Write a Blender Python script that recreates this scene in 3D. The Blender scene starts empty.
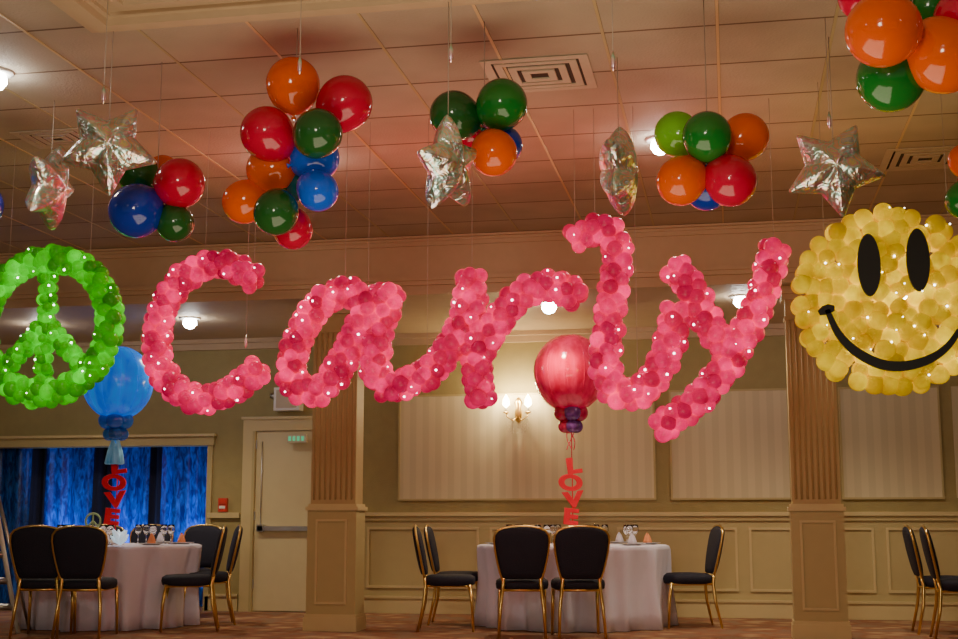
import bpy, math, random
import numpy as np
from mathutils import Vector, Matrix, Quaternion
random.seed(7); np.random.seed(7)

# ------------------------------------------------------------------ camera
F=1300.0; PITCH=math.radians(8.77); YAW=math.radians(10.88); H=1.0
cam=bpy.data.cameras.new('camera'); cam.sensor_width=36; cam.lens=F/958*36; cam.clip_end=200
camo=bpy.data.objects.new('camera',cam); bpy.context.scene.collection.objects.link(camo)
camo.location=(0,0,H); camo.rotation_euler=(math.pi/2+PITCH,0,YAW)
bpy.context.scene.camera=camo
RM=camo.rotation_euler.to_matrix()
FW=Vector((-math.sin(YAW),math.cos(YAW),0)); RT=Vector((math.cos(YAW),math.sin(YAW),0))
def site(u,v,Y=None,z=None,D=None):
    """bearing measured on the survey photo -> world point on a known wall plane / height / distance"""
    d=RM@Vector((u-479,319.5-v,-F)); o=Vector((0,0,H))
    if Y is not None: t=Y/d.y
    elif z is not None: t=(z-H)/d.z
    else: t=D/d.dot(FW)
    return o+d*t
def ground(u,D,z=0.0):
    zc=D*math.cos(PITCH)-0.5*math.sin(PITCH)
    p=FW*D+RT*(zc*(u-479)/F); p.z=z
    return p

# ------------------------------------------------------------------ materials
def mat(name,col,rough=.6,metal=0,var=.12,vscale=8,bump=0,bscale=40,emit=None,estr=0,coat=0,trans=0,ior=1.45,stretch=None):
    m=bpy.data.materials.new(name); m.use_nodes=True; nt=m.node_tree; N=nt.nodes; L=nt.links
    b=N['Principled BSDF']
    b.inputs['Roughness'].default_value=rough; b.inputs['Metallic'].default_value=metal
    b.inputs['Coat Weight'].default_value=coat; b.inputs['Transmission Weight'].default_value=trans; b.inputs['IOR'].default_value=ior
    tc=N.new('ShaderNodeTexCoord'); mp=N.new('ShaderNodeMapping'); L.new(tc.outputs['Object'],mp.inputs[0])
    if stretch: mp.inputs['Scale'].default_value=stretch
    no=N.new('ShaderNodeTexNoise'); no.inputs['Scale'].default_value=vscale; no.inputs['Detail'].default_value=3
    L.new(mp.outputs[0],no.inputs['Vector'])
    mx=N.new('ShaderNodeMix'); mx.data_type='RGBA'
    L.new(no.outputs['Fac'],mx.inputs['Factor'])
    mx.inputs['A'].default_value=[c*(1-var) for c in col]+[1]; mx.inputs['B'].default_value=[min(1,c*(1+var)) for c in col]+[1]
    L.new(mx.outputs['Result'],b.inputs['Base Color'])
    if bump:
        n2=N.new('ShaderNodeTexNoise'); n2.inputs['Scale'].default_value=bscale; L.new(mp.outputs[0],n2.inputs['Vector'])
        bp=N.new('ShaderNodeBump'); bp.inputs['Strength'].default_value=bump; bp.inputs['Distance'].default_value=.02
        L.new(n2.outputs['Fac'],bp.inputs['Height']); L.new(bp.outputs[0],b.inputs['Normal'])
    if emit:
        b.inputs['Emission Color'].default_value=list(emit)+[1]; b.inputs['Emission Strength'].default_value=estr
    return m
def latex(name,glow=0.0,transl=.25,satur=None,rough=.16,coat=.4,spec=.5):
    m=bpy.data.materials.new(name); m.use_nodes=True; nt=m.node_tree; N=nt.nodes; L=nt.links
    b=N['Principled BSDF']; b.inputs['Roughness'].default_value=rough; b.inputs['Coat Weight'].default_value=coat
    b.inputs['Coat Roughness'].default_value=.06; b.inputs['Specular IOR Level'].default_value=spec
    a=N.new('ShaderNodeAttribute'); a.attribute_name='Col'
    L.new(a.outputs['Color'],b.inputs['Base Color'])
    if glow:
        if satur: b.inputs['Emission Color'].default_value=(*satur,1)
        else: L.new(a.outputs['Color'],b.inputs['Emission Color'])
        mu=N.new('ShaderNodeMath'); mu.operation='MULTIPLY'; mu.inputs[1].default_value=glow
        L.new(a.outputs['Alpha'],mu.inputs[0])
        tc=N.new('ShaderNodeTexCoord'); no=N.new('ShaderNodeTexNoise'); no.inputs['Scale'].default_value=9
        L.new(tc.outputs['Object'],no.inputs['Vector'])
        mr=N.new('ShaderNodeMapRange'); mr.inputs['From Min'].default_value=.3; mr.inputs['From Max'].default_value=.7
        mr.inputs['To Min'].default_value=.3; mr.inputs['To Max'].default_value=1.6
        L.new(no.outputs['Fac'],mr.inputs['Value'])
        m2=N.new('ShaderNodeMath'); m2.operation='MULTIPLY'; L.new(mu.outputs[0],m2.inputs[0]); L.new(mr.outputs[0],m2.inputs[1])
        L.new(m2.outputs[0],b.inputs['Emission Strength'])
    tr=N.new('ShaderNodeBsdfTranslucent'); L.new(a.outputs['Color'],tr.inputs['Color'])
    ms=N.new('ShaderNodeMixShader'); ms.inputs[0].default_value=transl
    L.new(b.outputs[0],ms.inputs[1]); L.new(tr.outputs[0],ms.inputs[2])
    L.new(ms.outputs[0],N['Material Output'].inputs['Surface'])
    return m

M_wall=mat('wall_paint_olive',(.34,.285,.125),.75,bump=.15,bscale=90)
M_trim=mat('trim_paint_cream',(.46,.385,.19),.5,var=.05)
M_trimlite=mat('moulding_cream',(.58,.485,.26),.45,var=.05)
M_tbar=mat('ceiling_tbar',(.62,.46,.22),.45,var=.05)
M_door=mat('door_paint',(.60,.53,.32),.45,var=.05)
M_col=mat('column_shaft_paint',(.45,.33,.16),.5,var=.06)
M_beam=mat('beam_plaster',(.52,.39,.25),.65,var=.08)
M_gold=mat('gold_metal',(.80,.56,.2),.28,1,var=.08)
M_steel=mat('aluminium',(.6,.62,.65),.3,1,var=.05)
M_navy=mat('navy_upholstery',(.010,.012,.032),.75,bump=.3,bscale=150)
M_cloth=mat('tablecloth_linen',(.70,.68,.88),.85,bump=.1,bscale=120,var=.04)
M_white=mat('white_china',(.75,.74,.7),.3,var=.03)
M_black=mat('black_foam_board',(.006,.006,.006),.6)
M_red=mat('red_glitter_board',(.80,.002,.03),.5,bump=.2,bscale=200)
M_alarm=mat('red_plastic',(.6,.05,.04),.4)
M_orange=mat('orange_napkin',(.8,.3,.15),.8)
M_glass=mat('clear_glass',(.95,.95,.95),.03,trans=1,var=.01)
M_bulb=mat('mini_bulb',(1,1,.95),.3,emit=(1,.92,.88),estr=11)
M_warmbulb=mat('sconce_bulb',(1,.9,.6),.3,emit=(1,.80,.45),estr=45)
M_down=mat('downlight_lens',(1,1,1),.3,emit=(1,.97,.9),estr=60)
M_thread=mat('nylon_thread',(.4,.34,.28),.4)
M_wire=mat('dark_wire',(.05,.05,.05),.5)
M_vent=mat('vent_enamel',(.54,.46,.34),.5)
M_dark=mat('dark_void',(.06,.045,.035),.9)
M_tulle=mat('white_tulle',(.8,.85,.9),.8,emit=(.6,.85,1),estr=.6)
M_navydrape=mat('navy_drape',(.006,.012,.05),.8)

def m_ceiling():
    m=bpy.data.materials.new('acoustic_tile'); m.use_nodes=True; nt=m.node_tree; N=nt.nodes; L=nt.links
    b=N['Principled BSDF']; b.inputs['Roughness'].default_value=.8
    tc=N.new('ShaderNodeTexCoord'); mp=N.new('ShaderNodeMapping'); mp.inputs['Location'].default_value=(9.15,0,0)
    L.new(tc.outputs['Object'],mp.inputs[0])
    br=N.new('ShaderNodeTexBrick'); br.offset=0; br.squash=1
    br.inputs['Scale'].default_value=1; br.inputs['Brick Width'].default_value=.61; br.inputs['Row Height'].default_value=.61
    br.inputs['Mortar Size'].default_value=.010; br.inputs['Mortar Smooth'].default_value=.15
    br.inputs['Color1'].default_value=(.60,.51,.38,1); br.inputs['Color2'].default_value=(.53,.45,.335,1)
    br.inputs['Mortar'].default_value=(.18,.11,.06,1)
    L.new(mp.outputs[0],br.inputs['Vector'])
    no=N.new('ShaderNodeTexNoise'); no.inputs['Scale'].default_value=2.2; L.new(tc.outputs['Object'],no.inputs['Vector'])
    mx=N.new('ShaderNodeMix'); mx.data_type='RGBA'; mx.blend_type='MULTIPLY'; mx.inputs['Factor'].default_value=.4
    L.new(br.outputs['Color'],mx.inputs['A']); L.new(no.outputs['Fac'],mx.inputs['B']); L.new(mx.outputs['Result'],b.inputs['Base Color'])
    n2=N.new('ShaderNodeTexNoise'); n2.inputs['Scale'].default_value=60; L.new(tc.outputs['Object'],n2.inputs['Vector'])
    bp=N.new('ShaderNodeBump'); bp.inputs['Strength'].default_value=.4; bp.inputs['Distance'].default_value=.01
    L.new(n2.outputs['Fac'],bp.inputs['Height']); L.new(bp.outputs[0],b.inputs['Normal'])
    return m
M_ceil=m_ceiling()
def m_stripe():
    m=bpy.data.materials.new('striped_wallpaper'); m.use_nodes=True; nt=m.node_tree; N=nt.nodes; L=nt.links
    b=N['Principled BSDF']; b.inputs['Roughness'].default_value=.6
    tc=N.new('ShaderNodeTexCoord'); w=N.new('ShaderNodeTexWave'); w.inputs['Scale'].default_value=2.2; w.bands_direction='X'
    L.new(tc.outputs['Object'],w.inputs['Vector'])
    cr=N.new('ShaderNodeValToRGB'); cr.color_ramp.elements[0].position=.42; cr.color_ramp.elements[1].position=.58
    cr.color_ramp.elements[0].color=(.56,.50,.33,1); cr.color_ramp.elements[1].color=(.62,.55,.37,1)
    L.new(w.outputs['Fac'],cr.inputs[0]); L.new(cr.outputs[0],b.inputs['Base Color'])
    return m
M_stripe=m_stripe()
def m_carpet():
    m=bpy.data.materials.new('patterned_carpet'); m.use_nodes=True; nt=m.node_tree; N=nt.nodes; L=nt.links
    b=N['Principled BSDF']; b.inputs['Roughness'].default_value=.95
    tc=N.new('ShaderNodeTexCoord'); v=N.new('ShaderNodeTexVoronoi'); v.inputs['Scale'].default_value=4
    L.new(tc.outputs['Object'],v.inputs['Vector'])
    cr=N.new('ShaderNodeValToRGB'); e=cr.color_ramp.elements
    e[0].color=(.38,.25,.14,1); e[1].color=(.24,.09,.045,1); e[0].position=.15; e[1].position=.5
    n=e.new(.75); n.color=(.22,.13,.08,1)
    L.new(v.outputs['Distance'],cr.inputs[0]); L.new(cr.outputs[0],b.inputs['Base Color'])
    return m
M_carpet=m_carpet()
def m_streak(name,c1,c2,scale=(1,1,.25),ns=9,rough=.2,emit=0,p=(.38,.66),coat=0,dist=1.0):
    m=bpy.data.materials.new(name); m.use_nodes=True; nt=m.node_tree; N=nt.nodes; L=nt.links
    b=N['Principled BSDF']; b.inputs['Roughness'].default_value=rough; b.inputs['Coat Weight'].default_value=coat
    tc=N.new('ShaderNodeTexCoord'); mp=N.new('ShaderNodeMapping'); mp.inputs['Scale'].default_value=scale
    L.new(tc.outputs['Object'],mp.inputs[0]); no=N.new('ShaderNodeTexNoise'); no.inputs['Scale'].default_value=ns; no.inputs['Detail'].default_value=5
    no.inputs['Distortion'].default_value=dist
    L.new(mp.outputs[0],no.inputs['Vector'])
    cr=N.new('ShaderNodeValToRGB'); cr.color_ramp.elements[0].position=p[0]; cr.color_ramp.elements[1].position=p[1]
    cr.color_ramp.elements[0].color=(*c1,1); cr.color_ramp.elements[1].color=(*c2,1)
    L.new(no.outputs['Fac'],cr.inputs[0]); L.new(cr.outputs[0],b.inputs['Base Color'])
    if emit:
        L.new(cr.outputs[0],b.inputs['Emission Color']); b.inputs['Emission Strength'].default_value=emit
    return m
M_redswirl=m_streak('red_marble_latex',(.60,.0,.05),(.80,.02,.11),scale=(1,1,.12),ns=14,emit=.16,dist=.3,rough=.13,coat=.3)  # slight emission added to brighten the red latex; the balloon is no lamp
M_blueswirl=m_streak('blue_marble_latex',(.0,.13,.85),(.01,.26,1.0),scale=(1,1,.2),ns=9,emit=.42,dist=.3,rough=.2)  # added self-glow lifts the blue; no light inside this balloon
M_curtain=m_streak('blue_sequin_drape',(.0,.02,.22),(.02,.17,.80),scale=(1,1,.35),ns=20,rough=.35)
M_bluetulle=m_streak('blue_tulle',(.05,.3,.6),(.3,.6,.85),ns=14,rough=.7,emit=.1)
def m_foil():
    m=bpy.data.materials.new('holographic_foil'); m.use_nodes=True; nt=m.node_tree; N=nt.nodes; L=nt.links
    b=N['Principled BSDF']; b.inputs['Roughness'].default_value=.30; b.inputs['Metallic'].default_value=1
    tc=N.new('ShaderNodeTexCoord'); v=N.new('ShaderNodeTexNoise'); v.inputs['Scale'].default_value=2.8; v.inputs['Detail'].default_value=2; v.inputs['Distortion'].default_value=1.5
    L.new(tc.outputs['Object'],v.inputs['Vector'])
    cr=N.new('ShaderNodeValToRGB'); e=cr.color_ramp.elements
    e[0].position=.3; e[0].color=(.85,.84,.95,1); e[1].position=.75; e[1].color=(.9,.95,.95,1)
    for p,c in ((.38,(.98,.74,.56,1)),(.44,(.5,.95,.92,1)),(.5,(.95,.97,1,1)),(.55,(.98,.58,.8,1)),(.60,(.95,.98,.55,1)),(.66,(.6,.8,1,1))):
        n=e.new(p); n.color=c
    L.new(v.outputs['Fac'],cr.inputs[0]); L.new(cr.outputs[0],b.inputs['Base Color'])
    n2=N.new('ShaderNodeTexNoise'); n2.inputs['Scale'].default_value=4; n2.inputs['Detail'].default_value=2; n2.inputs['Distortion'].default_value=.8; L.new(tc.outputs['Object'],n2.inputs['Vector'])
    bp=N.new('ShaderNodeBump'); bp.inputs['Strength'].default_value=.6; bp.inputs['Distance'].default_value=.04
    L.new(n2.outputs['Fac'],bp.inputs['Height']); L.new(bp.outputs[0],b.inputs['Normal'])
    return m
M_foil=m_foil()
M_latex=latex('latex_jewel',0,.28,rough=.12,coat=.6)
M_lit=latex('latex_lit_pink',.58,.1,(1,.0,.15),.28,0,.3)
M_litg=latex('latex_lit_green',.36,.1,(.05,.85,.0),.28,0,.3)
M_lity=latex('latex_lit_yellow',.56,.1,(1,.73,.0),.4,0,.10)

# ------------------------------------------------------------------ mesh builder
class MB:
    def __init__(s): s.v=[]; s.f=[]; s.mi=[]; s.sm=[]; s.mats=[]
    def mid(s,m):
        if m not in s.mats: s.mats.append(m)
        return s.mats.index(m)
    def add(s,vs,fs,m,smooth=True):
        o=len(s.v); s.v+= [tuple(v) for v in vs]; k=s.mid(m)
        for f in fs: s.f.append([i+o for i in f]); s.mi.append(k); s.sm.append(smooth)
    def box(s,x0,x1,y0,y1,z0,z1,m):
        if x0>x1:x0,x1=x1,x0
        vs=[(x0,y0,z0),(x1,y0,z0),(x1,y1,z0),(x0,y1,z0),(x0,y0,z1),(x1,y0,z1),(x1,y1,z1),(x0,y1,z1)]
        s.add(vs,[(0,3,2,1),(4,5,6,7),(0,1,5,4),(1,2,6,5),(2,3,7,6),(3,0,4,7)],m,False)
    def tube(s,pts,r,m,n=8,closed=False):
        pts=[Vector(p) for p in pts]; L=len(pts); rs=r if isinstance(r,(list,tuple)) else [r]*L
        vs=[]; up=None
        for i,p in enumerate(pts):
            a=pts[(i-1)%L] if (closed or i>0) else p; b=pts[(i+1)%L] if (closed or i<L-1) else p
            t=(b-a).normalized()
            if up is None: up=Vector((0,0,1)) if abs(t.z)<.9 else Vector((0,1,0))
            sd=t.cross(up).normalized(); up=sd.cross(t).normalized()
            for k in range(n):
                an=2*math.pi*k/n; vs.append(p+(sd*math.cos(an)+up*math.sin(an))*rs[i])
        fs=[]
        for i in range(L if closed else L-1):
            j=(i+1)%L
            for k in range(n): fs.append((i*n+k,i*n+(k+1)%n,j*n+(k+1)%n,j*n+k))
        if not closed: fs.append(tuple(range(n))[::-1]); fs.append(tuple((L-1)*n+k for k in range(n)))
        s.add(vs,fs,m)
    def lathe(s,prof,c,m,n=24,fold=None):
        vs=[]
        for i,(r,z) in enumerate(prof):
            for k in range(n):
                a=2*math.pi*k/n; rr=r+(fold(a,i) if fold else 0)
                vs.append((c[0]+rr*math.cos(a),c[1]+rr*math.sin(a),c[2]+z))
        fs=[(i*n+k,i*n+(k+1)%n,(i+1)*n+(k+1)%n,(i+1)*n+k) for i in range(len(prof)-1) for k in range(n)]
        fs.append(tuple(range(n))[::-1]); fs.append(tuple((len(prof)-1)*n+k for k in range(n)))
        s.add(vs,fs,m)
    def loft(s,rings,m,n=28,p=3.0):
        vs=[]
        for cx,cy,cz,hx,hy in rings:
            for k in range(n):
                a=2*math.pi*k/n; c=math.cos(a); q=math.sin(a)
                vs.append((cx+hx*math.copysign(abs(c)**(2/p),c),cy+hy*math.copysign(abs(q)**(2/p),q),cz))
        fs=[(i*n+k,i*n+(k+1)%n,(i+1)*n+(k+1)%n,(i+1)*n+k) for i in range(len(rings)-1) for k in range(n)]
        fs.append(tuple(range(n))[::-1]); fs.append(tuple((len(rings)-1)*n+k for k in range(n)))
        s.add(vs,fs,m)
    def mesh(s,name):
        me=bpy.data.meshes.new(name); me.from_pydata(s.v,[],s.f)
        for m in s.mats: me.materials.append(m)
        me.polygons.foreach_set('material_index',s.mi); me.polygons.foreach_set('use_smooth',s.sm); me.update()
        return me
    def obj(s,name,loc=(0,0,0),rot=0,parent=None):
        return link(name,s.mesh(name),loc,rot,parent)
def link(name,data,loc=(0,0,0),rot=0,parent=None):
    o=bpy.data.objects.new(name,data); bpy.context.scene.collection.objects.link(o)
    o.location=loc; o.rotation_euler=(0,0,rot)
    if parent: o.parent=parent
    return o
def slab(name,x0,x1,y0,y1,z0,z1,m):
    b=MB(); b.box(x0,x1,y0,y1,z0,z1,m); return b.obj(name)

# balloon template
def template(seg,rings):
    prof=[(.02,-1.34),(.11,-1.33),(.05,-1.22)]
    for i in range(rings+1):
        a=math.pi*(1-i/rings); r=math.sin(a); z=math.cos(a)
        if z<0: z*=1.18; r*=(1+0.06*z*0.5)
        if i==0: r=.05; z=-1.19
        if i==rings: r=.01
        prof.append((r,z))
    V=[];Fc=[]
    for r,z in prof:
        for k in range(seg):
            a=2*math.pi*k/seg; V.append((r*math.cos(a),r*math.sin(a),z))
    for i in range(len(prof)-1):
        for k in range(seg): Fc.append((i*seg+k,i*seg+(k+1)%seg,(i+1)*seg+(k+1)%seg,(i+1)*seg+k))
    return np.array(V),np.array(Fc)
T_lo=template(16,11); T_hi=template(32,20)
def balloons(name,lst,m,hi=False,parent=None):
    V,Fc=T_hi if hi else T_lo
    allv=[];allf=[];cols=[];o=0
    for c,r,ax,col in lst:
        q=Vector((0,0,1)).rotation_difference(Vector(ax).normalized()).to_matrix()
        R=np.array(q); allv.append(V@R.T*r+np.array(c)); allf.append(Fc+o); o+=len(V)
        cols.append(np.tile(np.array(col,dtype=np.float32),(len(V),1)))
    v=np.concatenate(allv); f=np.concatenate(allf); cc=np.concatenate(cols)
    me=bpy.data.meshes.new(name); me.from_pydata(v.tolist(),[],f.tolist())
    at=me.color_attributes.new('Col','FLOAT_COLOR','POINT'); at.data.foreach_set('color',cc.ravel())
    me.materials.append(m); me.polygons.foreach_set('use_smooth',[True]*len(me.polygons)); me.update()
    return link(name,me,parent=parent)
def empty(name,loc=(0,0,0)):
    return link(name,None,loc)
def ico(b,c,r,m):
    t=(1+5**.5)/2; vs=[Vector(p).normalized()*r+Vector(c) for p in [(-1,t,0),(1,t,0),(-1,-t,0),(1,-t,0),(0,-1,t),(0,1,t),(0,-1,-t),(0,1,-t),(t,0,-1),(t,0,1),(-t,0,-1),(-t,0,1)]]
    fs=[(0,11,5),(0,5,1),(0,1,7),(0,7,10),(0,10,11),(1,5,9),(5,11,4),(11,10,2),(10,7,6),(7,1,8),(3,9,4),(3,4,2),(3,2,6),(3,6,8),(3,8,9),(4,9,5),(2,4,11),(6,2,10),(8,6,7),(9,8,1)]
    b.add(vs,fs,m)

# ------------------------------------------------------------------ room
YW=14.0; YB=11.5; ZC=3.6; ZL=3.05; XL=-9.0; XR=7.0; YN=-3.0
slab('floor',XL,XR,YN,YW+1.2,-.15,0,M_carpet)
slab('ceiling',XL,XR,YN,YB+.2,ZC,ZC+.12,M_ceil)
b=MB()
for i in range(int((XR-XL)/.61)+2):
    x=-9.15+.61*i
    if XL<x<XR: b.box(x-.008,x+.008,YN,YB,ZC-.004,ZC+.004,M_tbar if i%2 else M_trim)
b.obj('trim_ceiling_grid')
def X(u,v=500): return site(u,v,Y=YW).x
def Z(u,v): return site(u,v,Y=YW).z
ox=X(207); oz=Z(150,446)
b=MB()
b.box(ox,XR,YW,YW+.2,0,ZL,M_wall); b.box(XL,ox,YW,YW+.2,oz,ZL,M_wall)
b.obj('wall_back')
slab('wall_left',XL-.2,XL,YN,YW+1.2,0,ZC,M_wall)
slab('wall_right',XR,XR+.2,YN,YW+1.2,0,ZC,M_wall)
slab('wall_recess',XL,ox+.2,YW+1.0,YW+1.2,0,ZL,M_dark)
b=MB(); b.box(XL,XR,YB,YW+1.2,ZL,ZC,M_beam); b.obj('ceiling_soffit')
b=MB()
for k,(y,z0,z1) in enumerate([(.035,ZC-.05,ZC-.005),(.07,ZC-.025,ZC-.005),(.02,ZC-.09,ZC-.05),(.05,ZL+.13,ZL+.17),(.03,ZL+.09,ZL+.13),(.03,ZL,ZL+.04)]):
    b.box(XL,XR,YB-y,YB-.001,z0,z1,M_beam)
b.obj('trim_beam_cornice')
b=MB(); b.box(XL,XR,YW-.10,YW-.001,ZL-.05,ZL-.002,M_beam); b.box(XL,XR,YW-.05,YW-.001,ZL-.12,ZL-.05,M_beam); b.obj('trim_cornice_back')
dL=X(241)
zr=Z(600,514)
b=MB()
b.box(X(330),XR,YW-.055,YW-.001,zr-.02,zr+.02,M_trimlite); b.box(X(330),XR,YW-.03,YW-.001,zr-.07,zr-.02,M_trim)
b.box(ox+.02,dL,YW-.04,YW-.001,zr-.04,zr+.02,M_trimlite)
b.obj('trim_chair_rail')
b=MB()
for a,c in ((X(340),XR),(ox+.02,dL)):
    b.box(a,c,YW-.03,YW-.001,0.002,.16,M_trimlite); b.box(a,c,YW-.045,YW-.001,.16,.185,M_trimlite)
b.obj('baseboard_back')
def frame(b,x0,x1,z0,z1,y,w,d,m):
    b.box(x0,x1,y-d,y-.001,z1-w,z1,m); b.box(x0,x1,y-d,y-.001,z0,z0+w,m)
    b.box(x0,x0+w,y-d,y-.001,z0+w,z1-w,m); b.box(x1-w,x1,y-d,y-.001,z0+w,z1-w,m)
b=MB()
b.box(X(335),XR,YW-.008,YW-.0005,.185,zr-.07,M_trim)
x=X(368)
while x<XR-1.3:
    frame(b,x,x+1.25,.27,zr-.14,YW-.008,.025,.018,M_trimlite); x+=1.37
b.obj('trim_wainscot')
for (u0,u1) in ((400,654),(671,789),(841,940)):
    b=MB(); x0,x1=X(u0,440),X(u1,440); z0,z1=Z(600,499),Z(600,393)
    b.box(x0,x1,YW-.02,YW-.001,z0,z1,M_stripe); frame(b,x0-.012,x1+.012,z0-.012,z1+.012,YW,.02,.03,M_trim)
    b.obj('trim_wallpaper_panel')
b=MB(); x0=X(957); b.box(x0,XR-.3,YW-.02,YW-.001,Z(600,499),Z(600,393),M_stripe); b.obj('trim_wallpaper_panel')
b=MB()
b.box(XL,ox+.08,YW-.05,YW-.001,oz,oz+.10,M_trim); b.box(XL,ox+.10,YW-.08,YW-.001,oz+.10,oz+.13,M_trimlite)
b.box(ox,ox+.06,YW-.03,YW-.001,0,oz,M_trim)
b.obj('trim_opening')
x0,x1=X(256),X(256)+.92; zd=Z(280,431)
b=MB()
b.box(x0-.15,x0,YW-.06,YW-.001,0,zd+.13,M_trimlite); b.box(x1,x1+.15,YW-.06,YW-.001,0,zd+.13,M_trimlite)
b.box(x0,x1,YW-.06,YW-.001,zd,zd+.13,M_trimlite); b.box(x0-.17,x1+.17,YW-.08,YW-.001,zd+.13,zd+.16,M_trimlite)
b.box(x0-.03,x0,YW-.075,YW-.06,0,zd,M_trim)
b.obj('trim_door_casing')
b=MB()
b.box(x0+.005,x1-.005,YW-.035,YW-.002,.01,zd-.005,M_door)
zb=Z(280,528)
b.box(x0+.06,x1-.06,YW-.10,YW-.07,zb-.03,zb+.02,M_steel)
for xx in (x0+.05,x1-.12): b.box(xx,xx+.07,YW-.10,YW-.035,zb-.04,zb+.04,M_steel)
b.tube([(x0+.08,YW-.06,zb+.02),(x0+.08,YW-.06,zd-.12)],.006,M_steel)
for zz in (.25,1.0,zd-.2): b.box(x0-.01,x0+.012,YW-.05,YW-.03,zz,zz+.1,M_steel)
b.obj('door_1')
# columns
for k,(u) in enumerate((331,819)):
    cx=site(u,560,Y=11.65).x; hw=(.215,.205)[k]; dp=(.30,.24)[k]; y0=11.65; b=MB()
    pz=site(u,505,Y=11.65).z
    b.box(cx-hw,cx+hw,y0+.03,y0+dp-.03,pz,ZL-.002,M_col)
    nf=8
    for i in range(nf):
        xx=cx-hw+.035+i*(2*hw-.07)/(nf-1)
        b.tube([(xx,y0+.035,pz+.05),(xx,y0+.035,ZL-.3)],.013,M_col,8)
    h2=hw+.018
    b.box(cx-h2,cx+h2,y0,y0+dp,.12,pz-.05,M_trim); b.box(cx-h2-.018,cx+h2+.018,y0-.02,y0+dp+.02,0,.12,M_trimlite)
    b.box(cx-h2-.01,cx+h2+.01,y0-.012,y0+dp+.012,.12,.15,M_trimlite)
    b.box(cx-h2-.018,cx+h2+.018,y0-.02,y0+dp+.02,pz-.05,pz-.015,M_trimlite); b.box(cx-h2,cx+h2,y0,y0+dp,pz-.015,pz+.01,M_trimlite)
    frame(b,cx-.15,cx+.15,.24,pz-.13,y0,.02,.014,M_trimlite)
    b.box(cx-hw-.012,cx+hw+.012,y0+.012,y0+dp-.015,ZL-.30,ZL-.27,M_col)
    b.box(cx-hw-.03,cx+hw+.03,y0,y0+dp,ZL-.12,ZL-.07,M_beam); b.box(cx-hw-.06,cx+hw+.06,y0-.03,y0+dp+.03,ZL-.07,ZL-.003,M_beam)
    b.obj('column')
c=site(92,33,z=ZC-.06)
b=MB()
for w0,w1,dz in ((0,.06,.06),(.06,.09,.075),(.09,.17,.10),(.17,.20,.06),(.20,.30,.04),(.30,.34,.07)):
    b.box(c.x+w0,XR,c.y-w1,c.y-w0,ZC-dz,ZC-.001,M_beam)
    b.box(c.x+w0,c.x+w1,YN,c.y-w1,ZC-dz,ZC-.001,M_beam)
b.obj('trim_coffer')
def drape(name,xa,xb,y,z0,z1,m,amp,freq,ph=0):
    b=MB(); n=int((xb-xa)*60)+2; vs=[];rows=10
    for j in range(rows):
        t=j/(rows-1)
        for i in range(n):
            x=xa+(xb-xa)*i/(n-1)
            vs.append((x,y+amp*math.sin(x*freq+ph)+amp*.4*math.sin(x*freq*2.3+1+t*.8),z0+(z1-z0)*t))
    fs=[(j*n+i,j*n+i+1,(j+1)*n+i+1,(j+1)*n+i) for j in range(rows-1) for i in range(n-1)]
    b.add(vs,fs,m); return b.obj(name)
yd=YW+.55
drape('curtain_sequin',XL+.05,ox+.15,yd,.01,oz+.25,M_curtain,.035,15)
for u0,u1 in ((22,37),(86,106),(143,156)):
    drape('curtain_panel',X(u0)-.1,X(u1)-.1,yd-.18,.01,oz+.2,M_navydrape,.03,30)

def exit_sign():
    e=MB(); x=X(297,439); z=Z(297,439)
    e.box(x-.06,x+.16,YW-.16,YW-.11,z-.05,z+.04,M_vent)
    g=mat('exit_green',(.1,.6,.3),.4,emit=(.1,.8,.4),estr=.4)
    for i in range(4): e.box(x-.045+i*.05,x-.015+i*.05,YW-.165,YW-.16,z-.03,z+.02,g)
    e.box(x+.02,x+.06,YW-.11,YW-.082,z-.02,z+.02,M_white)
    e.obj('exit_sign')
exit_sign()
b=MB(); x=X(290,400); z=Z(290,400); b.box(x-.14,x+.16,YW-.15,YW-.001,z-.13,z+.13,M_white); b.box(x-.11,x+.13,YW-.155,YW-.15,z-.10,z+.10,M_vent)
b.tube([(x-.14,YW-.08,z+.03),(x-.2,YW-.08,z+.05)],.03,M_steel); b.obj('wall_speaker')
b=MB(); x=X(224,505); z=Z(224,505); b.box(x-.05,x+.05,YW-.05,YW-.001,z-.075,z+.075,M_alarm); b.box(x-.035,x+.035,YW-.058,YW-.05,z-.04,z-.01,M_white); b.box(x-.035,x+.035,YW-.062,YW-.05,z+.01,z+.035,M_alarm); b.obj('fire_alarm_pull')

# sconce
sp=site(519,412,Y=YW-.02)
b=MB(); b.lathe([(.01,-.12),(.03,-.1),(.045,-.03),(.03,.05),(.045,.1),(.01,.16)],(sp.x,sp.y-.035,sp.z),M_gold,14)
for sx in (-1,1):
    b.tube([(sp.x,sp.y-.05,sp.z-.05),(sp.x+sx*.05,sp.y-.12,sp.z-.10),(sp.x+sx*.11,sp.y-.13,sp.z-.06),(sp.x+sx*.12,sp.y-.13,sp.z-.01)],.008,M_gold)
    b.lathe([(.01,-.02),(.035,-.005),(.03,.0),(.01,.01)],(sp.x+sx*.12,sp.y-.13,sp.z-.01),M_gold,12)
    b.lathe([(.009,0),(.009,.04)],(sp.x+sx*.12,sp.y-.13,sp.z),M_white,8)
    b.lathe([(.008,.04),(.04,.07),(.036,.12),(.002,.18)],(sp.x+sx*.12,sp.y-.13,sp.z),M_warmbulb,10)
for i in range(9):
    a=i/8*math.pi; x=sp.x+.12*math.cos(a)
    for j in range(4): ico(b,(x,sp.y-.12,sp.z-.08-.035*j-.05*math.sin(a)),.011,M_glass)
b.obj('wall_sconce')

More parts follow.
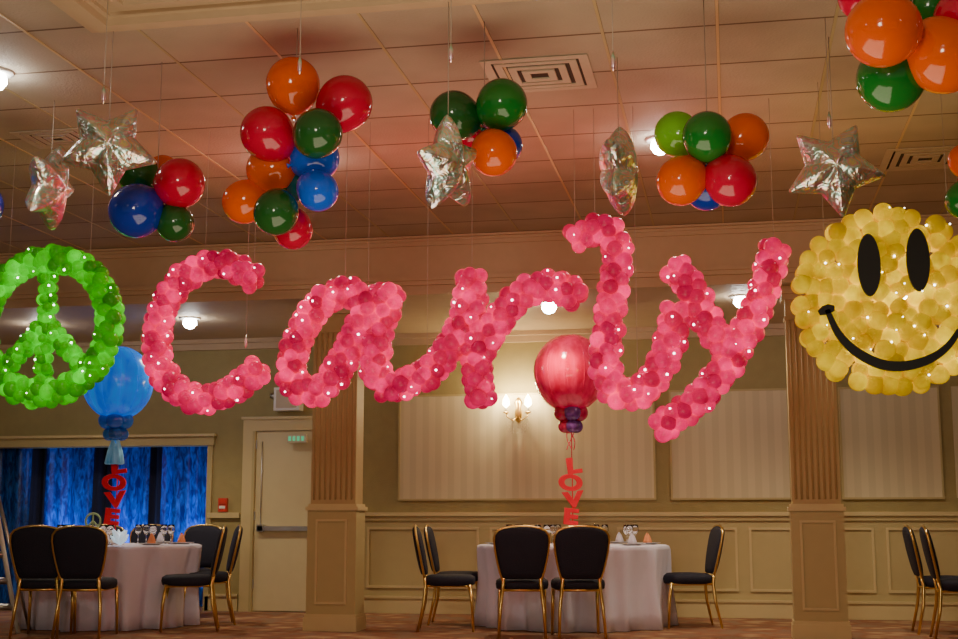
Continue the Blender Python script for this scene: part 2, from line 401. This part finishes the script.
def vent(u,v,s=.3,sy=.3):
    p=site(u,v,z=ZC); b=MB()
    b.box(-s+.01,s-.01,-sy+.01,sy-.01,-.004,-.001,M_dark)
    K=4; st=s/K*.92; ty=sy/K*.92
    for k in range(K):
        a=s-k*st; c=sy-k*ty; w=st*(.78 if k==0 else .62); h=ty*(.78 if k==0 else .62)
        for q in ((-a,a,-c,-c+h),(-a,a,c-h,c),(-a,-a+w,-c+h,c-h),(a-w,a,-c+h,c-h)):
            b.box(q[0],q[1],q[2],q[3],-.008-.002*k,-.004,M_vent)
    b.obj('air_vent',p)
vent(540,74,.31,.29); vent(925,158,.3,.3); vent(58,138,.25,.2)

def downlight(p,energy,size=.055,col=(1,.79,.50)):
    e=MB(); e.lathe([(size+.03,-.012),(size+.035,-.001),(size,-.001),(size,-.010)],(0,0,0),M_white,24)
    e.lathe([(size*.1,-.115),(size*.6,-.10),(size*.95,-.065),(size*.9,-.03),(size*.6,-.001)],(0,0,0),M_down,20)
    o=e.obj('ceiling_downlight',p)
    l=bpy.data.lights.new('downlight_lamp','SPOT'); l.energy=energy; l.spot_size=math.radians(130); l.spot_blend=.7; l.color=col; l.shadow_soft_size=.06
    link('downlight_lamp',l,(0,0,-.19),parent=o)
for u,v in ((190,318),(549,302),(741,296),(900,288),(40,324)):
    downlight(site(u,v,z=ZL-.001),74,.075)
for u,v in ((-4,72),(660,139),(298,158)): downlight(site(u,v,z=ZC-.001),42,.07)
for xx,yy in ((-4,1.5),(0,1.5),(4,1.5),(4,6),(-6.5,5)): downlight((xx,yy,ZC-.001),72)

# ------------------------------------------------------------------ furniture
def chair_mesh():
    b=MB()
    b.loft([(0,.02,.405,.20,.20),(0,.02,.415,.225,.225),(0,.02,.45,.23,.235),(0,.02,.48,.225,.23),(0,.02,.498,.20,.20),(0,.02,.505,.12,.12)],M_navy,32,3.2)
    by=lambda z:-.205-(z-.45)*.20
    R=[(.50,.14,.012),(.51,.165,.03),(.56,.182,.038),(.65,.203,.042),(.74,.220,.042),(.82,.228,.04),(.87,.222,.038),(.905,.195,.034),(.925,.15,.028),(.938,.09,.018),(.942,.03,.008)]
    b.loft([(0,by(z),z,hx,hy) for z,hx,hy in R],M_navy,32,3)
    L=[(-(hx+.008),by(z),z+.004) for z,hx,_ in R]; Rr=[(-p[0],p[1],p[2]) for p in L[::-1]]
    b.tube([(-.15,by(.44),.44)]+L[1:]+Rr[:-1]+[(.15,by(.44),.44)],.011,M_gold,8)
    for s in (-1,1):
        b.tube([(s*.155,by(.52),.52),(s*.165,-.2,.42),(s*.185,-.215,.25),(s*.20,-.27,.0)],[.014,.016,.015,.012],M_gold,8)
        b.tube([(s*.195,.20,.42),(s*.20,.225,.25),(s*.205,.235,.0)],[.017,.015,.012],M_gold,8)
        b.tube([(s*.165,-.2,.405),(s*.195,.2,.405)],.011,M_gold,8)
    b.tube([(-.195,.2,.405),(.195,.2,.405)],.011,M_gold,8); b.tube([(-.165,-.2,.405),(.165,-.2,.405)],.011,M_gold,8)
    return b.mesh('dining_chair')
CH=chair_mesh()
def chair(u,D,facing):
    p=ground(u,D); link('dining_chair',CH,p,YAW+math.radians(facing))
TD=12.85
chair(522,11.55,-2); chair(578,11.55,3)
chair(448,12.25,-90); chair(458,12.95,-94)
chair(688,12.6,93)
chair(46,11.65,1); chair(88,11.6,-1)
chair(190,12.25,100); chair(207,12.95,104)
for u,f in ((140,172),(188,160),(95,183)): chair(u,13.85,f)
chair(944,11.9,-101); chair(963,11.3,-104)

def table(c,r=.92,seed=0):
    rn=random.Random(seed); ph=[rn.uniform(0,6.28) for _ in range(4)]
    prof=[(.02,.765),(.5,.765),(r-.03,.765),(r,.755),(r+.005,.72),(r+.0,.6),(r-.01,.45),(r-.0,.3),(r+.01,.15),(r+.02,.006)]
    def fold(a,i):
        t=max(0,i-3)/6
        return t*(.045*math.sin(11*a+ph[0])+.035*math.sin(19*a+ph[1])+.022*math.sin(31*a+ph[2]))-t*.035
    b=MB(); b.lathe(prof,(0,0,0),M_cloth,180,fold)
    return b.obj('banquet_table',c)
tR=ground(573,TD); tL=ground(112,TD+.05)
table(tR,.93,1); table(tL,.85,2)
def off(c,a,r,z): return Vector((c.x+r*math.cos(a),c.y+r*math.sin(a),z))
ZT=.7665
def settings(c,R,n=9,ph=0):
    g=MB(); pl=MB(); nk=MB()
    for i in range(n):
        a=ph+2*math.pi*i/n
        p=off(c,a,R-.2,ZT); pl.lathe([(.07,.0),(.08,.004),(.125,.016),(.13,.018),(.08,.008)],p,M_white,24)
        nk.lathe([(.045,.0),(.04,.03),(.025,.07),(.004,.10)],p+Vector((0,0,.012)),M_orange if i%3==0 else M_cloth,7,lambda a,i:.006*math.sin(3*a))
        for k,(da,rr) in enumerate(((.16,.30),(.27,.36))):
            q=off(c,a+da,R-rr,ZT)
            g.lathe([(.033,0),(.03,.004),(.005,.01),(.004,.08),(.02,.095),(.036,.125),(.037,.15),(.03,.19),(.028,.19),(.034,.15),(.032,.125),(.003,.1)],q,M_glass,14)
    g.obj('wine_glasses'); pl.obj('dinner_plates'); nk.obj('folded_napkins')
settings(tR,.93,8,.2); settings(tL,.85,7,.35)

def love(c,ub,vb,rb,m,cl,tulle=False):
    D=c.dot(FW)
    B=site(ub,vb,D=D); root=empty('balloon_centerpiece',(c.x,c.y,ZT))
    b=MB(); o=Vector((c.x,c.y,ZT))
    b.lathe([(.02,0),(.1,.0),(.11,.02),(.10,.04),(.02,.05)],(0,0,0),M_white,20)
    zt=site(ub,458,D=D).z-ZT; zb=site(ub,526,D=D).z-ZT; hgt=(zt-zb)/4
    b.tube([(0,.03,.04),(0,.03,zt)],.006,M_red)
    b.obj('stand',parent=root)
    for i,ch in enumerate('LOVE'):
        cu=bpy.data.curves.new('letter_'+ch,'FONT'); cu.body=ch; cu.size=hgt*1.22; cu.extrude=.012; cu.offset=.008; cu.bevel_depth=.003; cu.align_x='CENTER'; cu.align_y='CENTER'
        cu.materials.append(M_red)
        t=link('letter_'+ch,cu,(.015*(-1)**i,-.01*i,zt-hgt*(i+.5))); t.parent=root; t.scale=(1.4,1,1)
        t.rotation_euler=(math.pi/2,math.radians((-8,6,-6,6)[i]),YAW)
    g=MB(); prof=[]
    for i in range(25):
        a=math.pi*(1-i/24); z=math.cos(a); z*= 1.12 if z<0 else 1
        prof.append((max(.012,rb*math.sin(a)),rb*z))
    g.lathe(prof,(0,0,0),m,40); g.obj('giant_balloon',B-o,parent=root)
    s=MB()
    for k in range(12):
        a=2*math.pi*k/12
        s.tube([(rb*1.003*math.sin(t)*math.cos(a),rb*1.003*math.sin(t)*math.sin(a),rb*math.cos(t)*(1.12 if math.cos(t)<0 else 1)) for t in np.linspace(.05,3.1,18)],.003,m,5)
    s.obj('net_seams',B-o,parent=root)
    base=B-Vector((0,0,rb*1.12)); lst=[]
    for k in range(5):
        a=2*math.pi*k/5; d=Vector((math.cos(a),math.sin(a),-.1)); lst.append((base-o+d*.09,.085,d,(*cl[k%len(cl)],1)))
    for k in range(4):
        a=2*math.pi*k/4+.4; d=Vector((math.cos(a),math.sin(a),-.2)); lst.append((base-o+d*.06+Vector((0,0,-.13)),.065,d,(*cl[(k+1)%len(cl)],1)))
    balloons('collar_balloons',lst,M_latex,True,root)
    r=MB(); z0=(base-o).z; bx,by=(base-o).x,(base-o).y
    r.tube([(bx,by,z0-.1),(0,0,(zt+z0)/2),(0,0,zt-.02)],.005,m)
    for k in range(3):
        a=k*2.1; r.tube([(bx,by,z0-.15)]+[(bx+math.cos(a+t*3)*.04,by+math.sin(a+t*3)*.04,z0-.15-t*.22) for t in np.linspace(.15,1,8)],.005,m,5)
    r.obj('ribbons',parent=root)
    if tulle:
        t=MB(); t.lathe([(.03,.0),(.045,-.08),(.07,-.16),(.09,-.28),(.075,-.29)],(bx,by,z0-.15),M_bluetulle,40,lambda a,i:.012*math.sin(8*a)*i/3); t.obj('tulle_bow',parent=root)
    return root
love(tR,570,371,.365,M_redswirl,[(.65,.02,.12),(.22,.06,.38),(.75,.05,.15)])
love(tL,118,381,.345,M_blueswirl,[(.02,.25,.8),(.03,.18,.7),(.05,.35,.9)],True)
b=MB(); p=ground(119,TD-.72,ZT+.002)
rn=random.Random(4)
for k in range(26):
    a=rn.uniform(0,6.28); r=rn.uniform(.02,.10); h=rn.uniform(.08,.15)
    b.tube([p+Vector((0,0,.01)),(p.x+r*.5*math.cos(a),p.y+r*.5*math.sin(a),p.z+h*.6),(p.x+r*math.cos(a),p.y+r*math.sin(a),p.z+h)],[.010,.028,.006],M_tulle,6)
b.obj('tulle_centerpiece')
M_pgreen=mat('pale_green_board',(.4,.6,.35),.5)
b=MB(); q=site(93,521,D=TD-.4)
ring=[q+RT*.07*math.cos(t)+Vector((0,0,.07*math.sin(t))) for t in np.linspace(0,2*math.pi,28,endpoint=False)]
b.tube(ring,.01,M_pgreen,6,True); b.tube([q+Vector((0,0,.07)),Vector((q.x,q.y,ZT))],.008,M_pgreen,6)
for s in (-1,1): b.tube([q,q+RT*s*.05-Vector((0,0,.05))],.009,M_pgreen,6)
b.obj('peace_ornament')

# stepladder at far left
b=MB()
base=ground(21,11.9); top=site(-9,478,D=11.9)
def along(a,c,t): return a+(c-a)*t
w=-RT*.48
fr=[base,base+w]; tp=[top,top+w*.75]
bk=[base+FW*.3,base+w+FW*.3]
for i in range(2):
    b.tube([fr[i],tp[i]],.024,M_white,4); b.tube([bk[i],tp[i]+FW*.08],.018,M_steel,4)
for k in range(1,6):
    t=k/6; b.tube([along(fr[0],tp[0],t),along(fr[1],tp[1],t)],.03,M_steel,4)
b.tube([tp[0]+FW*.04,tp[1]+FW*.04],.06,M_steel,4)
b.obj('stepladder')

# ------------------------------------------------------------------ balloon lettering
YL=8.0
def catmull(P,step):
    P=[Vector(p) for p in P]; P=[P[0]*2-P[1]]+P+[P[-1]*2-P[-2]]; out=[]
    for i in range(1,len(P)-2):
        for t in np.linspace(0,1,20,endpoint=False):
            a,b_,c_,d=P[i-1],P[i],P[i+1],P[i+2]
            out.append(.5*((2*b_)+(c_-a)*t+(2*a-5*b_+4*c_-d)*t*t+(3*b_-a-3*c_+d)*t**3))
    out.append(P[-2]); res=[out[0]]; acc=0
    for i in range(1,len(out)):
        acc+=(out[i]-out[i-1]).length
        if acc>=step: res.append(out[i]); acc=0
    return res
def garland(path,colfn,q=.056,r=(.046,.058),step=.058,pb=.18):
    pts=catmull(path,step); L=[]; B=[]
    for i,p in enumerate(pts):
        t=(pts[min(i+1,len(pts)-1)]-pts[max(i-1,0)]).normalized(); n=Vector((-t.z,0,t.x))
        for k in range(4):
            a=math.pi/4*(i%2)+k*math.pi/2+random.uniform(-.2,.2)
            d=n*math.cos(a)+Vector((0,1,0))*math.sin(a)
            rr=random.uniform(*r); cpos=p+d*(q+random.uniform(-.003,.007))+t*random.uniform(-.012,.012)
            L.append((cpos,rr,d,colfn()))
            if random.random()<pb:
                e=(d*.5+Vector((random.uniform(-.4,.4),-1,random.uniform(-.4,.4)))).normalized(); B.append(cpos+e*(rr+.001))
    return L,B
W=lambda pts:[site(u,v,Y=YL) for u,v in pts]
def bulbs(pts,parent,name='mini_lights',r=.0058):
    b=MB()
    for p in pts: ico(b,p,r*random.uniform(.7,1.5),M_bulb)
    b.obj(name,parent=parent)
def pink():
    k=random.uniform(.7,1.1); g=random.choice([.3,.5,.7,1,1.2,1.7])
    return (min(1,.80*k),.002*k+random.uniform(0,.006),.15*k,g)
LET={'c':[[(254,279),(234,266),(205,266),(180,282),(163,308),(157,340),(162,372),(180,393),(205,400),(232,390),(258,370)]],
'a':[[(368,300),(345,292),(322,302),(305,325),(293,355),(292,380),(308,392),(328,384),(343,360),(357,330),(374,306),(391,292)],
     [(391,292),(381,325),(375,358),(382,384),(402,386),(427,374)]],
'r':[[(427,374),(447,352),(462,322),(471,280)],[(472,278),(472,320),(476,360),(481,400)],[(481,350),(495,325),(512,303),(535,288),(560,286),(577,299)]],
'l':[[(575,238),(595,230),(614,236),(617,262),(611,300),(607,340),(606,372),(616,393),(638,393)]],
'y':[[(638,393),(658,372),(671,340),(676,305)],[(676,268),(692,290),(706,320),(722,342),(738,352)],[(774,249),(764,290),(748,328),(727,365),(700,398),(672,420),(653,431)]]}
root=empty('balloon_name_sign',site(480,330,Y=YL)); inv=root.location.copy()
for ch,strokes in LET.items():
    allL=[];allB=[]; fr=MB()
    for s in strokes:
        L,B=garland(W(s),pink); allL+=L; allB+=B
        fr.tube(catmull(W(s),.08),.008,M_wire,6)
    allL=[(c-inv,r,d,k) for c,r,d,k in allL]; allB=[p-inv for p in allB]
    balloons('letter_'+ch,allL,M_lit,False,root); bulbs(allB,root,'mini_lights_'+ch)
    fr.obj('wire_frame_'+ch,-inv,parent=root)
    tops=[W(strokes[0])[0],max((p for s in strokes for p in W(s)),key=lambda p:p.z)]
    b=MB()
    for s in tops: b.tube([s-inv,(s.x-inv.x,s.y-inv.y,ZC-.001-inv.z)],.0015,M_thread,4)
    b.obj('hanging_threads_'+ch,parent=root)
# peace sign
def green():
    k=random.uniform(.6,1.2); g=random.choice([.15,.4,.9,1.3,2.1]); return (.06*k,.58*k,.002*k,g)
cc=site(46,326,Y=YL); Rr=.465
root=empty('balloon_peace_sign',cc)
ringp=[Vector((Rr*math.sin(t),0,Rr*math.cos(t))) for t in np.linspace(0,2*math.pi,40)]
L=[];B=[]
for pth in (ringp,[Vector((0,0,Rr)),Vector((0,0,0)),Vector((0,0,-Rr))],[Vector((0,0,.02)),Vector((Rr*.35,0,-Rr*.33)),Vector((Rr*.7,0,-Rr*.7))],[Vector((0,0,.02)),Vector((-Rr*.35,0,-Rr*.33)),Vector((-Rr*.7,0,-Rr*.7))]):
    if pth is ringp: l,bb=garland(pth,green,q=.050,r=(.044,.058),step=.062)
    else: l,bb=garland(pth,green,q=.032,r=(.034,.046),step=.055)
    L+=l; B+=bb
balloons('balloons',L,M_litg,False,root); bulbs(B,root)
b=MB()
for s in (-.3,.3): b.tube([(s,0,.3),(s,0,ZC-.001-cc.z)],.0015,M_thread,4)
b.tube(ringp[:-1],.008,M_wire,6,True); b.obj('frame_and_threads',parent=root)
# smiley
YS=7.75
cc=site(889,301,Y=YS); RS=.535
root=empty('balloon_smiley_face',cc); L=[];B=[]
def yel():
    k=random.uniform(.7,1.1); return (min(1,.88*k),.62*k,.0,random.choice([.3,.5,.8,1,1.5]))
for ringi in range(8):
    rad=.0715*ringi
    n=max(1,int(2*math.pi*rad/.095))
    for k in range(n):
        a=2*math.pi*(k+.5*(ringi%2))/n+random.uniform(-.05,.05)
        for s in (-1,1):
            r=random.uniform(.048,.062); pr=rad+random.uniform(-.012,.012)
            yy=s*.045+random.uniform(-.018,.018)
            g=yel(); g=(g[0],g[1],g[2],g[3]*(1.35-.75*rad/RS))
            L.append((Vector((pr*math.cos(a),yy,pr*math.sin(a))),r,Vector((.3*math.cos(a),s,.3*math.sin(a))),g))
        if random.random()<.35: B.append(Vector((rad*math.cos(a)+.03,-.10,rad*math.sin(a)+.03)))
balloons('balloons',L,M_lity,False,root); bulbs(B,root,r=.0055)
YF=-.13
b=MB()
def W2(u,v): return site(u,v,Y=YS+YF)-cc
for (u,v) in ((869,265),(918,260)):
    p=W2(u,v); n=32; vs=[]
    for yy in (-.012,.012):
        for k in range(n):
            a=2*math.pi*k/n; vs.append((p.x+.064*math.cos(a),YF+yy,p.z+.182*math.sin(a)))
    b.add(vs,[tuple(range(n)),tuple(range(2*n-1,n-1,-1))]+[(k,(k+1)%n,n+(k+1)%n,n+k)[::-1] for k in range(n)],M_black,False)
def ribbon(pts,ws):
    P=[W2(*p) for p in pts]; P=[Vector((q.x,0,q.z)) for q in P]; C=catmull(P,.03); n=len(C); vs=[]
    for i,p in enumerate(C):
        t=(C[min(i+1,n-1)]-C[max(i-1,0)]).normalized(); nn=Vector((-t.z,0,t.x)); f=i/(n-1)
        w=ws*(.5+.5*math.sin(math.pi*f))
        for yy in (-.012,.012):
            for s in (-1,1): q=p+nn*s*w; vs.append((q.x,YF+yy,q.z))
    fs=[]
    for i in range(n-1):
        a=i*4; c_=a+4
        fs+=[(a,a+1,c_+1,c_),(a+2,c_+2,c_+3,a+3),(a,c_,c_+2,a+2),(a+1,a+3,c_+3,c_+1)]
    fs+=[(0,2,3,1),((n-1)*4,(n-1)*4+1,(n-1)*4+3,(n-1)*4+2)]
    b.add(vs,fs,M_black,False)
ribbon([(827,310),(838,333),(855,351),(880,364),(905,366),(930,359),(948,346),(962,326)],.028)
ribbon([(819,313),(828,309),(838,308)],.028)
b.obj('face_cutouts',parent=root)
b=MB()
for s in (-.35,.35): b.tube([(s,0,.4),(s,0,ZC-.001-cc.z)],.0015,M_thread,4)
b.obj('hanging_threads',parent=root)

# ------------------------------------------------------------------ ceiling balloon clusters
RED=(.66,.002,.06);ORG=(.88,.13,.0);DG=(.015,.13,.025);GR=(.01,.22,.025);BL=(.004,.04,.50);BB=(.005,.14,.95);LG=(.20,.62,.01);TE=(.0,.13,.16)
def cluster(items,Y=6.3):
    P=[]
    for i,(u,v,r,c,dy) in enumerate(items):
        p=site(u,v,Y=Y+dy); zc=(p-Vector((0,0,H))).length
        P.append((p,r*zc/F*.97,c))
    cen=sum((p for p,_,_ in P),Vector())/len(P)
    root=empty('balloon_cluster',cen)
    lst=[]
    for p,r,c in P:
        d=(p-cen); d.y+=.0001
        if d.length<.05: d=Vector((0,-1,0))
        lst.append((p-cen,r,d,(*c,1)))
    balloons('balloons',lst,M_latex,True,root)
    h=MB(); h.tube([(0,0,0),(0,0,ZC-.001-cen.z)],.0025,M_thread,4)
    h.obj('hanging_thread',parent=root)
cluster([(136,211,27,BL,-.1),(180,183,25,RED,-.05),(175,223,19,DG,0),(138,173,21,GR,.15),(163,172,17,ORG,.25),(150,195,16,DG,.25)],6.6)
cluster([(293,84,27,ORG,0),(345,103,28,RED,.05),(267,133,27,RED,-.05),(318,133,25,DG,-.15),(316,158,24,BB,.1),(270,170,24,ORG,.1),(318,191,21,BB,.0),(244,202,22,ORG,.1),(276,213,23,DG,-.1),(293,230,20,RED,.1),(300,186,16,TE,.2)])
cluster([(454,115,25,DG,0),(502,104,26,GR,-.05),(494,153,24,ORG,-.1),(503,145,20,BL,.1),(470,135,16,RED,.2)],6.4)
cluster([(677,134,23,LG,.1),(707,136,25,GR,-.1),(745,137,24,ORG,.1),(681,181,25,ORG,-.05),(731,181,26,RED,-.05),(707,189,22,BL,.1)])
cluster([(862,-4,23,RED,.1),(883,30,36,ORG,-.15),(891,78,33,GR,.1),(945,56,36,ORG,0),(932,4,25,GR,.15),(972,14,30,RED,0)],5.0)
cluster([(965,160,16,ORG,0),(964,200,18,GR,0),(987,180,20,RED,0)],6.6)
cluster([(-20,205,22,BL,0),(-30,235,22,RED,0.1),(-43,205,22,ORG,0)],7.2)

# foil stars
def star_mesh():
    n=10; sub=8; A=[]
    for k in range(n):
        r0=1 if k%2==0 else .55; r1=.55 if k%2==0 else 1
        a0=2*math.pi*k/n; a1=2*math.pi*(k+1)/n
        p0=Vector((math.sin(a0)*r0,math.cos(a0)*r0)); p1=Vector((math.sin(a1)*r1,math.cos(a1)*r1))
        for s in range(sub):
            q=p0+(p1-p0)*s/sub
            if s==0 and k%2==0: q*=.96
            A.append(q)
    m=len(A); T=[1,.96,.85,.7,.5,.3,.12]; vs=[];fs=[]
    for side in (-1,1):
        base=len(vs)
        for t in T:
            for i,q in enumerate(A):
                pinch=.5+.5*math.cos(5*math.atan2(q.x,q.y))
                h=.34*(1-t**2.0)**.7*(1+.10*pinch)+(.016*math.sin(i*2.6) if 0.6<t<1 else 0)
                vs.append((q.x*t,side*h if t<1 else side*.002,q.y*t))
        vs.append((0,side*.36,0)); c=len(vs)-1
        for j in range(len(T)-1):
            for i in range(m):
                f=(base+j*m+i,base+j*m+(i+1)%m,base+(j+1)*m+(i+1)%m,base+(j+1)*m+i); fs.append(f if side>0 else f[::-1])
        l=base+(len(T)-1)*m
        for i in range(m):
            f=(l+i,l+(i+1)%m,c); fs.append(f if side>0 else f[::-1])
    b=MB(); b.add(vs,fs,M_foil); return b.mesh('foil_star')
ST=star_mesh()
def star(u,v,rpx,yaw,roll,Y=7.0,tilt=0):
    p=site(u,v,Y=Y); r=rpx*p.length/F
    root=empty('foil_star_balloon',p)
    o=link('star',ST,parent=root); o.scale=(r,r,r)
    o.rotation_euler=(Matrix.Rotation(math.radians(yaw)+YAW,3,'Z')@Matrix.Rotation(math.radians(tilt),3,'X')@Matrix.Rotation(math.radians(roll),3,'Y')).to_euler()
    b=MB(); b.tube([(0,0,r*.5),(0,0,ZC-.001-p.z)],.0025,M_thread,4); b.obj('hanging_thread',parent=root)
star(108,148,47,14,176,5.95); star(50,187,43,84,8,7.2,8); star(448,166,50,58,-14,5.9,8); star(619,170,47,72,8,7.1); star(834,169,48,-8,172,7.0)
for u,v0,v1 in ((451,4,44),(613,2,52),(104,52,86),(300,45,56),(246,300,335),(829,30,112)):
    p=site(u,(v0+v1)/2,Y=6.7 if v0<200 else 8.2); pz=site(u,v1,Y=p.y)
    if pz.z>3.45: pz=site(u,v1,Y=5.6)
    b=MB(); b.tube([(0,0,0),(0,0,ZC-.001-pz.z)],.0020,M_thread,4); b.lathe([(.003,.0),(.010,.02),(.010,.06),(.003,.09)],(0,0,-.09),M_foil,8)
    b.obj('hanging_ornament',pz)

# ------------------------------------------------------------------ lights
def point(name,loc,e,col,r=.15):
    l=bpy.data.lights.new(name,'POINT'); l.energy=e; l.color=col; l.shadow_soft_size=r; return link(name,l,loc)
for sx in (-1,1): point('sconce_lamp',(sp.x+sx*.12,sp.y-.19,sp.z+.20),17,(1,.76,.40),.03)
for i,xx in enumerate((-3.4,-1.9,-.4)): point('letter_glow_lamp',(xx,8.6,2.8),15,(1,.12,.09),.3)
point('smiley_glow_lamp',(cc.x,8.5,2.3),12,(1,.8,.2),.3)
point('peace_glow_lamp',(-4.4,8.4,2.2),3,(.3,1,.2),.3)
for u in (50,120,190):
    l=bpy.data.lights.new('drape_uplight','SPOT'); l.energy=170; l.color=(.3,.5,1); l.spot_size=math.radians(62); l.shadow_soft_size=.1; l.spot_blend=.8
    o=link('drape_uplight',l,(X(u),YW+.3,.1)); o.rotation_euler=(math.radians(160),0,0)
def area(name,loc,e,col,s,rot=(0,0,0)):
    l=bpy.data.lights.new(name,'AREA'); l.energy=e; l.color=col; l.size=s; o=link(name,l,loc); o.rotation_euler=rot; return o
area('front_fill_light',(-1,-1.5,2.6),118,(1,.84,.62),1.0,(math.radians(100),0,0))  # added fill from behind the camera, no real fixture there
area('ceiling_fill_light',(-1,4.5,.4),95,(1,.80,.54),3.0,(math.pi,0,0))  # added fill near the floor, aimed up to brighten the ceiling
w=bpy.data.worlds.new('world'); bpy.context.scene.world=w; w.use_nodes=True
w.node_tree.nodes['Background'].inputs[0].default_value=(1,.82,.60,1); w.node_tree.nodes['Background'].inputs[1].default_value=.22
